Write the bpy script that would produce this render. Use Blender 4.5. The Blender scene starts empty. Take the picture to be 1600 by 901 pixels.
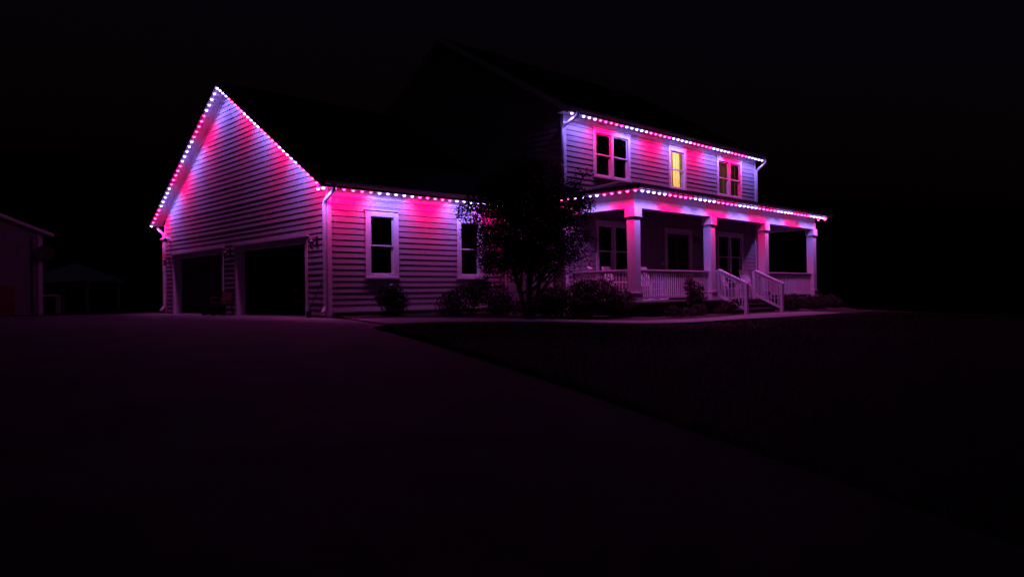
import bpy, math, random
from mathutils import Vector, Matrix
R = math.radians
scene = bpy.context.scene
col = scene.collection

# ------------------------------------------------------------------ camera
FW = Vector((0.69359719, 0.72032083, 0.00779992))
RT = Vector((0.72034546, -0.69346391, -0.01449905))
UP = Vector((0.005035, -0.01567514, 0.99986446))
cam_d = bpy.data.cameras.new('camera'); cam = bpy.data.objects.new('camera', cam_d); col.objects.link(cam)
cam_d.sensor_width = 36.0; cam_d.lens = 1121.57 / 1600 * 36; cam_d.clip_end = 2000; cam_d.clip_start = 0.05
m = Matrix((RT, UP, -FW)).transposed().to_4x4(); m.translation = Vector((-10.2038, -17.956, 0.5824))
cam.matrix_world = m
scene.camera = cam

# ------------------------------------------------------------------ sky (deep night) and exposure
w = bpy.data.worlds.new('World'); scene.world = w; w.use_nodes = True
nt = w.node_tree; bg = nt.nodes['Background']
sky = nt.nodes.new('ShaderNodeTexSky'); sky.sky_type = 'NISHITA'; sky.sun_disc = False
sky.sun_elevation = R(-4); sky.sun_rotation = R(200); sky.air_density = 1.0; sky.dust_density = 0.3
hue = nt.nodes.new('ShaderNodeMix'); hue.data_type = 'RGBA'; hue.blend_type = 'MULTIPLY'; hue.inputs[0].default_value = 1.0
hue.inputs[7].default_value = (1.0, .62, 1.5, 1)          # violet cast of the night haze
nt.links.new(sky.outputs[0], hue.inputs[6]); nt.links.new(hue.outputs[2], bg.inputs[0]); bg.inputs[1].default_value = 0.09
scene.view_settings.view_transform = 'Standard'; scene.view_settings.look = 'None'
scene.view_settings.exposure = 0.0; scene.view_settings.gamma = 1.0
scene.cycles.use_denoising = True
scene.cycles.max_bounces = 6; scene.cycles.diffuse_bounces = 3
scene.cycles.sample_clamp_indirect = 3.0
scene.cycles.use_light_tree = True
scene.cycles.caustics_reflective = False; scene.cycles.caustics_refractive = False
BULB = 30.0            # radiance of a bulb's lens
BEAM = 29.0            # watts of the beam each bulb throws downward

# ------------------------------------------------------------------ materials
def pmat(name, c, rough=0.6, var=0.0, scale=8.0, bump=0.0, metal=0.0, c2=None, spec=0.4, stretch=None):
    M = bpy.data.materials.new(name); M.use_nodes = True
    t = M.node_tree; b = t.nodes['Principled BSDF']
    b.inputs['Base Color'].default_value = (*c, 1); b.inputs['Roughness'].default_value = rough
    b.inputs['Metallic'].default_value = metal; b.inputs['Specular IOR Level'].default_value = spec
    if var or bump or c2:
        tc = t.nodes.new('ShaderNodeTexCoord'); mp = t.nodes.new('ShaderNodeMapping')
        if stretch: mp.inputs['Scale'].default_value = stretch
        n = t.nodes.new('ShaderNodeTexNoise'); n.inputs['Scale'].default_value = scale
        n.inputs['Detail'].default_value = 6; n.inputs['Roughness'].default_value = .62
        t.links.new(tc.outputs['Object'], mp.inputs[0]); t.links.new(mp.outputs[0], n.inputs[0])
        rp = t.nodes.new('ShaderNodeValToRGB'); e = rp.color_ramp.elements
        e[0].position = .3; e[1].position = .7
        if c2: a, d = c, c2
        else: a = tuple(x * (1 - var) for x in c); d = tuple(min(1, x * (1 + var)) for x in c)
        e[0].color = (*a, 1); e[1].color = (*d, 1)
        t.links.new(n.outputs[0], rp.inputs[0]); t.links.new(rp.outputs[0], b.inputs['Base Color'])
        if bump:
            bp = t.nodes.new('ShaderNodeBump'); bp.inputs['Strength'].default_value = bump; bp.inputs['Distance'].default_value = .02
            t.links.new(n.outputs[0], bp.inputs['Height']); t.links.new(bp.outputs[0], b.inputs['Normal'])
    return M
def emat(name, c, s):
    M = bpy.data.materials.new(name); M.use_nodes = True
    b = M.node_tree.nodes['Principled BSDF']
    b.inputs['Base Color'].default_value = (.6, .6, .6, 1)
    b.inputs['Emission Color'].default_value = (*c, 1); b.inputs['Emission Strength'].default_value = s
    return M
def glassmat():
    M = bpy.data.materials.new('window_glass'); M.use_nodes = True
    t = M.node_tree; t.nodes.clear()
    o = t.nodes.new('ShaderNodeOutputMaterial'); mx = t.nodes.new('ShaderNodeMixShader')
    tr = t.nodes.new('ShaderNodeBsdfTransparent'); gl = t.nodes.new('ShaderNodeBsdfGlossy'); fr = t.nodes.new('ShaderNodeFresnel')
    gl.inputs['Roughness'].default_value = .03; fr.inputs[0].default_value = 1.5
    tr.inputs[0].default_value = (.85, .87, .86, 1)
    t.links.new(fr.outputs[0], mx.inputs[0]); t.links.new(tr.outputs[0], mx.inputs[1]); t.links.new(gl.outputs[0], mx.inputs[2])
    t.links.new(mx.outputs[0], o.inputs[0]); return M
def leafmat(name, a, b):
    M = pmat(name, a, .8, c2=b, scale=3.0, spec=.12)
    t = M.node_tree; pb = t.nodes['Principled BSDF']; out = t.nodes['Material Output']
    tl = t.nodes.new('ShaderNodeBsdfTranslucent'); mx = t.nodes.new('ShaderNodeMixShader'); mx.inputs[0].default_value = .08
    tl.inputs[0].default_value = (*b, 1)
    t.links.new(pb.outputs[0], mx.inputs[1]); t.links.new(tl.outputs[0], mx.inputs[2]); t.links.new(mx.outputs[0], out.inputs[0])
    return M
WHITE_C = (.30, .175, 1.0); RED_C = (1.0, .0, .18)
M = dict(
    siding=pmat('siding_paint', (.265, .25, .26), .55, var=.10, scale=5, bump=.08, stretch=(1, 1, 6)),
    sheath=pmat('wall_sheathing', (.28, .27, .27), .8, var=.1),
    trim=pmat('white_trim_paint', (.62, .61, .62), .45, var=.05, scale=6, bump=.04),
    gutter=pmat('gutter_white_metal', (.72, .72, .73), .3, var=.04, scale=4),
    fascia=pmat('fascia_paint', (.5, .49, .5), .5, var=.06, scale=5),
    shingle=pmat('roof_shingles', (.035, .033, .035), .9, var=.4, scale=30, bump=.5),
    foundation=pmat('foundation_block', (.16, .15, .15), .9, var=.2, scale=10, bump=.3),
    porchwood=pmat('porch_floor_paint', (.09, .08, .078), .6, var=.15, scale=7, bump=.1),
    darkwood=pmat('dark_stained_wood', (.06, .045, .04), .7, var=.3, scale=9, bump=.2),
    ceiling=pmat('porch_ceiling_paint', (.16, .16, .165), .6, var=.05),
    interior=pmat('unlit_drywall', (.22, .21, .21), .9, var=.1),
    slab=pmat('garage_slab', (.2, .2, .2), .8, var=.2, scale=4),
    glass=glassmat(),
    darkdoor=pmat('black_door_paint', (.02, .02, .022), .4, var=.1),
    metal=pmat('brushed_metal', (.5, .5, .5), .3, metal=1.0, var=.05),
    black=pmat('black_metal', (.02, .02, .02), .45, var=.2),
    frost=pmat('frosted_lantern_glass', (.08, .08, .085), .3, var=.1),
    concrete=pmat('driveway_concrete', (.085, .08, .078), .85, c2=(.20, .19, .185), scale=.9, bump=.3),
    walk=pmat('walk_concrete', (.19, .18, .175), .85, c2=(.27, .255, .25), scale=3, bump=.2),
    lawn=pmat('lawn_soil', (.018, .022, .012), .95, c2=(.035, .04, .02), scale=4, bump=.6),
    grass=leafmat('grass_blades', (.03, .045, .015), (.05, .07, .025)),
    mulch=pmat('bark_mulch', (.02, .014, .011), .95, c2=(.06, .042, .03), scale=22, bump=.9),
    bark=pmat('tree_bark', (.05, .04, .034), .9, c2=(.09, .075, .065), scale=14, bump=.6, stretch=(1, 1, .3)),
    leaf=leafmat('tree_leaves', (.010, .012, .008), (.024, .027, .017)),
    leaf2=leafmat('shrub_leaves', (.026, .034, .018), (.06, .072, .04)),
    leaf3=leafmat('perennial_leaves', (.03, .034, .02), (.055, .06, .034)),
    petal=pmat('white_petals', (.75, .72, .74), .6, var=.1),
    chairwhite=pmat('rocking_chair_paint', (.7, .69, .69), .5, var=.06),
    redfab=pmat('faded_red_fabric', (.12, .035, .035), .8, var=.2, scale=14),
    carpaint=pmat('dark_car_paint', (.035, .035, .045), .25, var=.1, spec=.6),
    carglass=pmat('car_glass', (.01, .01, .012), .08, spec=.6),
    rubber=pmat('tyre_rubber', (.015, .015, .015), .85, var=.1),
    tail=pmat('tail_lamp_plastic', (.25, .01, .01), .2, var=.1),
    shedwall=pmat('outbuilding_siding', (.22, .2, .215), .7, var=.15, scale=4, bump=.1),
    canvas=pmat('canopy_canvas', (.82, .78, .78), .85, var=.12, scale=6),
    redwood=pmat('red_brown_boards', (.20, .07, .06), .8, var=.25, scale=6, bump=.2),
    terracotta=pmat('terracotta', (.3, .12, .09), .8, var=.15, scale=8),
    yellowwall=pmat('room_wall_paint', (.78, .62, .40), .8, var=.06, scale=3),
    lamp_w=emat('white_led_lens', (.32, .19, 1.0), BULB), lamp_r=emat('red_led_lens', (1.0, .021, .20), BULB * 1.05),
    ring_w=emat('white_halo_ring', (.40, .36, 1.0), .9), ring_r=emat('red_halo_ring', (1.0, .0, .20), 1.0),  # added glowing rings that imitate the coloured bloom round each bulb
    track=pmat('light_track_metal', (.55, .55, .56), .35, var=.05),
    roomlamp=emat('room_lamp_globe', (1, .78, .42), 9.0),
)
def curtain(name, c, tr):
    Mt = bpy.data.materials.new(name); Mt.use_nodes = True
    t = Mt.node_tree; pb = t.nodes['Principled BSDF']; out = t.nodes['Material Output']
    pb.inputs['Base Color'].default_value = (*c, 1); pb.inputs['Roughness'].default_value = .9
    tl = t.nodes.new('ShaderNodeBsdfTranslucent'); tl.inputs[0].default_value = (*c, 1)
    mx = t.nodes.new('ShaderNodeMixShader'); mx.inputs[0].default_value = tr
    t.links.new(pb.outputs[0], mx.inputs[1]); t.links.new(tl.outputs[0], mx.inputs[2]); t.links.new(mx.outputs[0], out.inputs[0])
    return Mt
M['curtain'] = curtain('yellow_curtain_cloth', (.95, .84, .60), .65)
M['blind'] = curtain('cream_curtain_cloth', (.95, .88, .74), .65)
M['browncurtain'] = curtain('brown_curtain_cloth', (.30, .165, .12), .5)

# ------------------------------------------------------------------ mesh helpers
class MB:
    def __init__(s): s.v = []; s.f = []
    def poly(s, pts): b = len(s.v); s.v += [tuple(p) for p in pts]; s.f.append(tuple(range(b, b + len(pts)))); return s
    def hexa(s, p):   # 8 points: bottom 4 ccw, top 4
        b = len(s.v); s.v += [tuple(q) for q in p]
        for f in ((3, 2, 1, 0), (4, 5, 6, 7), (0, 1, 5, 4), (1, 2, 6, 5), (2, 3, 7, 6), (3, 0, 4, 7)): s.f.append(tuple(b + i for i in f))
        return s
    def box(s, x0, x1, y0, y1, z0, z1):
        return s.hexa([(x0, y0, z0), (x1, y0, z0), (x1, y1, z0), (x0, y1, z0), (x0, y0, z1), (x1, y0, z1), (x1, y1, z1), (x0, y1, z1)])
    def bar(s, a, b, wd, ht, up=(0, 0, 1)):
        a = Vector(a); b = Vector(b); d = (b - a).normalized(); u = Vector(up)
        sd = d.cross(u)
        if sd.length < 1e-4: sd = d.cross(Vector((0, 1, 0)))
        sd.normalize(); u = sd.cross(d).normalized(); sd = sd * wd / 2; u = u * ht / 2
        return s.hexa([a - sd - u, a + sd - u, b + sd - u, b - sd - u, a - sd + u, a + sd + u, b + sd + u, b - sd + u])
    def prism(s, pts, off):   # planar polygon swept by a vector
        n = len(pts); b = len(s.v); off = Vector(off)
        s.v += [tuple(p) for p in pts] + [tuple(Vector(p) + off) for p in pts]
        s.f.append(tuple(b + i for i in range(n))[::-1]); s.f.append(tuple(b + n + i for i in range(n)))
        for i in range(n): j = (i + 1) % n; s.f.append((b + i, b + j, b + n + j, b + n + i))
        return s
    def tube(s, pts, rad, seg=8, cap=True):
        pts = [Vector(p) for p in pts]; rings = []
        rad = rad if isinstance(rad, (list, tuple)) else [rad] * len(pts)
        prev = None
        for i, p in enumerate(pts):
            d = (pts[min(i + 1, len(pts) - 1)] - pts[max(i - 1, 0)]).normalized()
            if prev is None:
                a = d.orthogonal().normalized()
            else:
                a = (prev - d * prev.dot(d)).normalized()
            prev = a; c = d.cross(a); b = len(s.v)
            for k in range(seg):
                t = 2 * math.pi * k / seg; s.v.append(tuple(p + (a * math.cos(t) + c * math.sin(t)) * rad[i]))
            rings.append(b)
        for i in range(len(rings) - 1):
            for k in range(seg):
                k2 = (k + 1) % seg; s.f.append((rings[i] + k, rings[i] + k2, rings[i + 1] + k2, rings[i + 1] + k))
        if cap:
            s.f.append(tuple(rings[0] + k for k in range(seg))[::-1]); s.f.append(tuple(rings[-1] + k for k in range(seg)))
        return s
    def lathe(s, prof, seg=12, c=(0, 0, 0)):
        rs = []
        for r, z in prof:
            rs.append(len(s.v))
            for k in range(seg):
                t = 2 * math.pi * k / seg; s.v.append((c[0] + r * math.cos(t), c[1] + r * math.sin(t), c[2] + z))
        for i in range(len(rs) - 1):
            for k in range(seg):
                k2 = (k + 1) % seg; s.f.append((rs[i] + k, rs[i] + k2, rs[i + 1] + k2, rs[i + 1] + k))
        s.f.append(tuple(rs[0] + k for k in range(seg))[::-1]); s.f.append(tuple(rs[-1] + k for k in range(seg)))
        return s
    def mesh(s, name, mat, smooth=False):
        me = bpy.data.meshes.new(name); me.from_pydata(s.v, [], s.f); me.materials.append(mat)
        if smooth:
            for p in me.polygons: p.use_smooth = True
        return me
    def build(s, name, mat, parent=None, smooth=False):
        o = bpy.data.objects.new(name, s.mesh(name, mat, smooth)); col.objects.link(o); o.parent = parent; return o
def tag(o, label=None, cat=None, group=None, kind=None):
    if label: o['label'] = label
    if cat: o['category'] = cat
    if group: o['group'] = group
    if kind: o['kind'] = kind
    return o
def empty(name, loc=(0, 0, 0), rz=0.0, parent=None):
    o = bpy.data.objects.new(name, None); col.objects.link(o); o.location = loc; o.rotation_euler = (0, 0, rz)
    o.empty_display_size = .2; o.parent = parent; return o
def copy_tree(o, parent=None):
    c = o.copy(); col.objects.link(c); c.parent = parent
    for ch in list(o.children): copy_tree(ch, c)
    return c
def G(x, y): return 0.037 * (y - math.sqrt(y * y + .25)) / 2       # the land falls gently away from the house
rng = random.Random(7)

# ------------------------------------------------------------------ ground
def axis():
    a = [-160, -110, -80, -60, -45]; v = -36.0
    while v < 46: a.append(v); v += 1.0
    return a + [55, 70, 95, 130, 170]
xs = axis(); ys = axis()
mb = MB()
for y in ys:
    for x in xs:
        z = G(x, y) + .012 * math.sin(x * .9 + y * .4) * (1 if y < -7 or x > 22 else 0)
        z -= .02
        q = max(0.0, (x - 21) * .05 + (-y - 10) * .0)
        mb.v.append((x, y, z - q))
nx = len(xs)
for j in range(len(ys) - 1):
    for i in range(nx - 1): a = j * nx + i; mb.f.append((a, a + 1, a + nx + 1, a + nx))
tag(mb.build('ground', M['lawn']), 'dark lawn and soil spreading round the house', None, None, 'structure')

def interp(pts, t):
    if t <= pts[0][0]: return pts[0][1]
    for (a, va), (b, vb) in zip(pts, pts[1:]):
        if t <= b: return va + (vb - va) * (t - a) / (b - a)
    return pts[-1][1]
dr = [(-60, -9.5), (-30, -8.2), (-19, -6.9), (-17.19, -6.21), (-16.71, -5.94), (-15.59, -5.48), (-14.03, -4.82), (-12.81, -4.31), (-11.12, -3.64), (-8.57, -2.67), (-6.53, -1.98), (-4.07, -1.18), (-3.4, -.3), (-2.6, .0), (20, .0)]
mb = MB(); rows = []
y = -60.0; ylist = []
while y < 15.6: ylist.append(y); y += .5 if y > -22 else 2.0
ylist = sorted(ylist + [-4.07, -3.4, -2.6])
for y in ylist:
    xr = interp(dr, y); xl = interp([(-60, -22), (-20, -20), (15.6, -15)], y); row = []
    for k in range(9):
        x = xl + (xr - xl) * k / 8; row.append(len(mb.v)); mb.v.append((x, y, G(x, y)))
    row.append(len(mb.v)); mb.v.append((xr, y, G(xr, y) - .06)); rows.append(row)
for a, b in zip(rows, rows[1:]):
    for k in range(9): mb.f.append((a[k], a[k + 1], b[k + 1], b[k]))
tag(mb.build('driveway', M['concrete']), 'wide concrete driveway in front of the garage doors', None, None, 'structure')

lowp = [(-.34, -3.38), (.33, -3.33), (1.41, -3.5), (2.5, -4.2), (3.49, -4.93), (4.3, -6.0), (5.2, -6.95), (6.63, -7.39), (9.03, -7.42), (11.1, -7.65), (14.45, -7.74), (16.2, -7.65)]
upp = [(.012, -1.0), (.9, -1.35), (1.8, -1.8), (2.9, -2.7), (4.27, -4.15), (5.2, -5.4), (6.1, -6.15), (7.88, -6.5), (9.6, -6.5), (11.7, -6.2), (14.5, -6.2), (16.0, -6.6)]
def dens(p, n=4):
    o = []
    for (a, b) in zip(p, p[1:]):
        for k in range(n): o.append((a[0] + (b[0] - a[0]) * k / n, a[1] + (b[1] - a[1]) * k / n))
    return o + [p[-1]]
L_, U_ = dens(lowp), dens(upp); mb = MB()
for a, b in zip(L_, U_):
    for (p, dz) in ((a, -.05), (a, .03), ((a[0] * .5 + b[0] * .5, a[1] * .5 + b[1] * .5), .034), (b, .03), (b, -.05)):
        mb.v.append((p[0], p[1], G(*p) + dz))
for i in range(len(L_) - 1):
    for k in range(4): mb.f.append((i * 5 + k, (i + 1) * 5 + k, (i + 1) * 5 + k + 1, i * 5 + k + 1))
tag(mb.build('path', M['walk']), 'concrete walk curving from driveway to porch steps', None, None, 'structure')
# planting bed between the walk and the house
mb = MB(); hw = [(.06, .0), (2.2, .0), (4.4, .0), (6.8, .0), (6.82, -1.2), (6.82, -2.7), (6.9, -3.8), (6.9, -5.3), (8.6, -5.3), (11.7, -5.35), (14.5, -5.35), (19.8, -5.35)]
ub = upp[:-2] + [(14.5, -6.15), (20.2, -6.6)]
H_, U_ = dens(hw), dens(ub)
for a, b in zip(U_, H_):
    for k in range(7):
        t = k / 6; x = a[0] + (b[0] - a[0]) * t; y = a[1] + (b[1] - a[1]) * t
        mb.v.append((x, y, G(x, y) + .006 + (.05 + .03 * rng.random()) * math.sin(math.pi * t)))
for i in range(len(H_) - 1):
    for k in range(6): mb.f.append((i * 7 + k, (i + 1) * 7 + k, (i + 1) * 7 + k + 1, i * 7 + k + 1))
tag(mb.build('planting_bed', M['mulch'], smooth=True), 'dark mulched planting bed along the house front', None, None, 'structure')

# ------------------------------------------------------------------ the house
house = tag(empty('house'), 'two storey clapboard house with front porch and attached gabled garage', 'house')
SL = .6035; W = 13.1; XL = 6.84; XR = 19.36; YW = -2.72
def P(plane, c, u, out, z): return (c - out, u, z) if plane == 'X' else (u, c - out, z)
def clap(wall, plane, c, lim, z0, z1, ops=(), h=.167, mat=None):
    k = 0; z = z0
    while z < z1 - .03:
        zt = min(z + h, z1); zm = (z + zt) / 2
        L0, R0 = lim(z); L1, R1 = lim(zt)
        cuts = sorted((a, b) for a, b, p, q in ops if p < zm < q)
        segs = []; cur = None
        for a, b in cuts: segs.append((cur, a)); cur = b
        segs.append((cur, None))
        for a, b in segs:
            l0 = L0 if a is None else a; l1 = L1 if a is None else a; r0 = R0 if b is None else b; r1 = R1 if b is None else b
            if r0 - l0 < .03: continue
            if r1 - l1 < .004: r1 = l1 + .004
            jz = rng.uniform(-.0015, .0015); t0 = .025 + rng.uniform(-.003, .003); t1 = .005
            e = MB().hexa([P(plane, c, l0, -.003, z + jz), P(plane, c, l0, t0, z + jz), P(plane, c, r0, t0, z + jz), P(plane, c, r0, -.003, z + jz),
                           P(plane, c, l1, -.003, zt), P(plane, c, l1, t1, zt), P(plane, c, r1, t1, zt), P(plane, c, r1, -.003, zt)])
            e.build('siding_board', mat or M['siding'], wall)
        z = zt; k += 1
def pbox(mb, plane, c, u0, u1, o0, o1, z0, z1):
    a = P(plane, c, u0, o0, z0); b = P(plane, c, u1, o1, z1)
    return mb.box(min(a[0], b[0]), max(a[0], b[0]), min(a[1], b[1]), max(a[1], b[1]), z0, z1)
def wallbox(mb, plane, c, thick, u0, u1, z0, z1, ops):
    us = sorted({u0, u1} | {v for o in ops for v in o[:2] if u0 < v < u1})
    for a, b in zip(us, us[1:]):
        cz = sorted((p, q) for x, y, p, q in ops if x <= a + 1e-6 and y >= b - 1e-6); z = z0
        for p, q in cz:
            if p > z + 1e-4: pbox(mb, plane, c, a, b, 0, -thick, z, p)
            z = max(z, q)
        if z1 > z + 1e-4: pbox(mb, plane, c, a, b, 0, -thick, z, z1)

def window(plane, c, u0, u1, z0, z1, units, cas=.13, thick=.2, sillz=.05):
    cm = MB(); d0, d1 = -.06, .048
    zi0, zi1 = z0 + cas * .75, z1 - cas; ui0, ui1 = u0 + cas, u1 - cas
    pbox(cm, plane, c, u0, ui0, d0, d1, z0 + sillz, z1); pbox(cm, plane, c, ui1, u1, d0, d1, z0 + sillz, z1)
    pbox(cm, plane, c, ui0, ui1, d0, d1 + .004, zi1, z1); pbox(cm, plane, c, ui0, ui1, d0, d1 - .012, z0 + sillz, zi0)
    pbox(cm, plane, c, u0 - .02, u1 + .02, d1 - .02, d1 + .03, z1, z1 + .03)
    mu = []
    uw = (ui1 - ui0 - (units - 1) * .13) / units
    for k in range(units - 1):
        a = ui0 + uw * (k + 1) + .13 * k; pbox(cm, plane, c, a, a + .13, d0, d1 - .006, zi0, zi1)
    win = cm.build('window', M['trim'], house)
    pbox(MB(), plane, c, u0 - .03, u1 + .03, .0, .085, z0, z0 + sillz - .004).build('sill', M['trim'], win)
    zm = (zi0 + zi1) / 2
    for k in range(units):
        a = ui0 + k * (uw + .13); b = a + uw
        for (p, q, off) in ((zi0, zm + .02, -.075), (zm - .02, zi1, -.035)):
            s = MB(); fw_ = .042
            o0, o1 = off, off + .035
            pbox(s, plane, c, a, a + fw_, o0, o1, p, q); pbox(s, plane, c, b - fw_, b, o0, o1, p, q)
            pbox(s, plane, c, a + fw_, b - fw_, o0, o1, p, p + fw_); pbox(s, plane, c, a + fw_, b - fw_, o0, o1, q - fw_, q)
            s.build('sash', M['trim'], win)
            g = MB(); om = off + .016
            g.poly([P(plane, c, a + fw_ - .005, om, p + fw_ - .005), P(plane, c, b - fw_ + .005, om, p + fw_ - .005), P(plane, c, b - fw_ + .005, om, q - fw_ + .005), P(plane, c, a + fw_ - .005, om, q - fw_ + .005)])
            g.build('pane', M['glass'], win)
    return (ui0 - .012, ui1 + .012, zi0 - .012, zi1 + .012)
def inset(o, d): return (o[0] + d, o[1] - d, o[2] + d, o[3] - d)

# --- garage: gable wall at X=0
EZ = 3.60                                                   # soffit height at the garage eave
doors = [(1.26, 6.10, 0.0, 2.19), (7.28, 12.12, 0.0, 2.19)]
und = lambda y: EZ + (min(y, W - y) + .45) * SL             # underside of the garage roof
mb = MB(); wallbox(mb, 'X', 0, .27, 0, W, -.3, 3.45, doors)
mb.prism([(0, 0, 3.45), (0, W, 3.45), (0, W, und(W) - .005), (0, W / 2, und(W / 2) - .005), (0, 0, und(0) - .005)], (.27, 0, 0))
gable = mb.build('gable_wall', M['sheath'], house)
def glim(z):
    if z < und(0) - .05: return (.09, W - .09)
    d = (z + .065 - EZ) / SL - .45
    return (max(.09, d), min(W - .09, W - d))
ops = [(a - .10, b + .10, -1, 2.19 + .17) for a, b, _, q in doors]
clap(gable, 'X', 0, glim, .07, und(W / 2) - .10, ops)
for s in (1, -1):                                           # rake frieze
    f = lambda y: y if s == 1 else W - y
    MB().prism([(-.034, f(.0), und(0) - .012), (-.034, f(W / 2), und(W / 2) - .012), (-.034, f(W / 2), und(W / 2) - .07), (-.034, f(.0), und(0) - .07)], (.034, 0, 0)).build('rake_trim', M['trim'], gable)
for a, b, _, q in doors:                                    # door casings
    c_ = MB(); c_.box(-.045, .275, a - .11, a + .015, .0, q - .012); c_.box(-.045, .275, b - .015, b + .11, .0, q - .012)
    c_.box(-.047, .276, a - .11, b + .11, q - .012, q + .15); c_.box(-.10, 0, a - .2, b + .2, q + .15, q + .185)
    c_.build('garage_door_casing', M['trim'], house)
MB().box(-.032, .09, -.032, .09, .02, 3.62).build('corner_board', M['trim'], house); MB().box(-.032, .09, W - .09, W + .032, .02, 3.62).build('corner_board', M['trim'], house)
# --- garage side wall at Y=0
gw = [(1.19, 2.34, 1.09, 3.09), (4.62, 5.74, 1.09, 3.09)]
gi = [window('Y', 0, *o, 1, cas=.17) for o in gw]
mb = MB(); wallbox(mb, 'Y', 0, .2, .27, XL, -.3, 3.86, gi)
side = mb.build('garage_side_wall', M['sheath'], house)
clap(side, 'Y', 0, lambda z: (.09, XL - .02), .19, 3.42, [inset(o, .04) for o in gw])
MB().box(.09, XL - .02, -.028, 0, 3.42, 3.60).build('frieze_board', M['trim'], side)
MB().box(.09, XL - .02, -.115, 0, .135, .178).build('base_trim', M['trim'], side)
MB().box(.0, XL, -.018, -.001, -.3, .13).build('foundation', M['foundation'], side)
MB().box(XL - .1, XL - .034, -.03, .0, .15, 3.42).build('corner_trim', M['trim'], side)
# garage back, far side, ceiling and floor
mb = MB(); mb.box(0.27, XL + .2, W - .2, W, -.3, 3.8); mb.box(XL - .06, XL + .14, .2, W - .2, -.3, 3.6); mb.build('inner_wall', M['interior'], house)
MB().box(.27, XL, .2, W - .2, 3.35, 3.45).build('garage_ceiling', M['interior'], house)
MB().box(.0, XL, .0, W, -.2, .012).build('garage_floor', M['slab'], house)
# --- garage roof
def roof_slope(y0, y1, z0, z1, x0, x1, th=.14):
    return MB().prism([(x0, y0, z0), (x0, y1, z1), (x0, y1, z1 + th), (x0, y0, z0 + th)], (x1 - x0, 0, 0))
zr = und(W / 2)
roof = roof_slope(-.52, W / 2, EZ - .07 * SL, zr, -.45, XL).build('roof', M['shingle'], house)
roof2 = roof_slope(W + .52, W / 2, EZ - .07 * SL, zr, -.45, XL).build('roof', M['shingle'], house)
for s, rf in ((1, roof), (-1, roof2)):
    f = lambda y: y if s == 1 else W - y
    MB().prism([(-.475, f(-.5), EZ - .035), (-.475, f(W / 2), zr - .005), (-.475, f(W / 2), zr + .17), (-.475, f(-.5), EZ + .12)], (.024, 0, 0)).build('rake_fascia', M['fascia'], rf)
    MB().prism([(-.449, f(-.45), EZ - .012), (-.449, f(W / 2), zr - .012), (-.449, f(W / 2), zr - .002), (-.449, f(-.45), EZ - .002)], (.449, 0, 0)).build('rake_soffit', M['trim'], rf)
    y0, y1 = sorted((f(-.46), f(0.0)))
    MB().box(.004, XL - .01, y0, y1 - (.03 if s == 1 else 0), EZ + .002, EZ + .018).build('eave_soffit', M['trim'], rf)
    y0, y1 = sorted((f(-.46), f(-.484)))
    MB().box(-.45, XL - .01, y0, y1, EZ - .01, EZ + .12).build('fascia', M['fascia'], rf)
    # gutter: an open K-style trough
    g = MB(); a = f(-.485); d = -1 if s == 1 else 1
    prof = [(0, .0), (.07, .0), (.12, .05), (.12, .105), (.128, .105), (.128, .045), (.075, -.008), (0, -.008)]
    g.prism([(-.42, a + d * p, EZ + .02 + z) for p, z in prof], (XL + .40, 0, 0)); g.build('gutter', M['gutter'], rf)

# --- main house
ME = 6.26; RY = 3.30; MB_ = 2 * RY - YW                     # soffit, ridge, back wall
mund = lambda y: ME + (min(y, 2 * RY - y) - YW + .45) * SL
up_w = [(8.28, 10.29, 4.42, 6.05, 2), (12.66, 13.85, 4.42, 6.02, 1), (16.13, 18.14, 4.46, 6.05, 2)]
lo_w = [(8.35, 10.32, 1.02, 2.98, 2), (16.04, 18.16, 1.02, 2.98, 2)]
mi = [window('Y', YW, *o, cas=.13) for o in up_w + lo_w]
dop = (12.32, 14.18, .284, 2.93); din = (12.48, 14.02, .284, 2.78)
mb = MB(); wallbox(mb, 'Y', YW, .2, XL, XR, -.3, ME + .2, mi + [din])
front = mb.build('front_wall', M['sheath'], house)
clap(front, 'Y', YW, lambda z: (XL + .1, XR - .1), 3.98, ME - .14, [inset(o[:4], .04) for o in up_w])
clap(front, 'Y', YW, lambda z: (XL + .1, XR - .1), .30, 3.42, [inset(o[:4], .04) for o in lo_w] + [(12.36, 14.14, 0, 2.89)])
MB().box(XL + .1, XR - .1, YW - .03, YW, ME - .14, ME).build('frieze_board', M['trim'], front)
MB().box(XL - .032, XL + .1, YW - .032, YW + .09, -.1, ME).build('corner_board', M['trim'], house); MB().box(XR - .1, XR + .032, YW - .032, YW + .09, -.1, ME).build('corner_board', M['trim'], house)
# left side wall of the main house
mb = MB(); mb.box(XL, XL + .2, YW + .2, MB_, -.3, ME + .2)
mb.prism([(XL, YW + .0, ME + .2), (XL, MB_, ME + .2), (XL, RY, mund(RY) - .01)], (.2, 0, 0))
lw = mb.build('side_wall', M['sheath'], house)
clap(lw, 'X', XL, lambda z: (YW + .09, -.02), .19, 3.60)
zz = 3.60; bm = MB()                                        # high gable siding above the garage roof, joined
def hl(z):
    lo = YW + .09 if z < ME + .2 else RY - (mund(RY) - z) / SL + .1
    hi = min((z - 3.9) / SL - .3, RY + (mund(RY) - z) / SL - .1) if z > 3.9 else -.02
    return lo, hi
while zz < 9.9:
    l0, h0 = hl(zz); l1, h1 = hl(zz + .167)
    if h0 - l0 > .05 and h1 > l1:
        bm.hexa([P('X', XL, l0, -.003, zz), P('X', XL, l0, .02, zz), P('X', XL, h0, .02, zz), P('X', XL, h0, -.003, zz),
                 P('X', XL, l1, -.003, zz + .167), P('X', XL, l1, .005, zz + .167), P('X', XL, h1, .005, zz + .167), P('X', XL, h1, -.003, zz + .167)])
    zz += .167
tag(bm.build('gable_siding', M['siding'], lw), kind='stuff')
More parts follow.
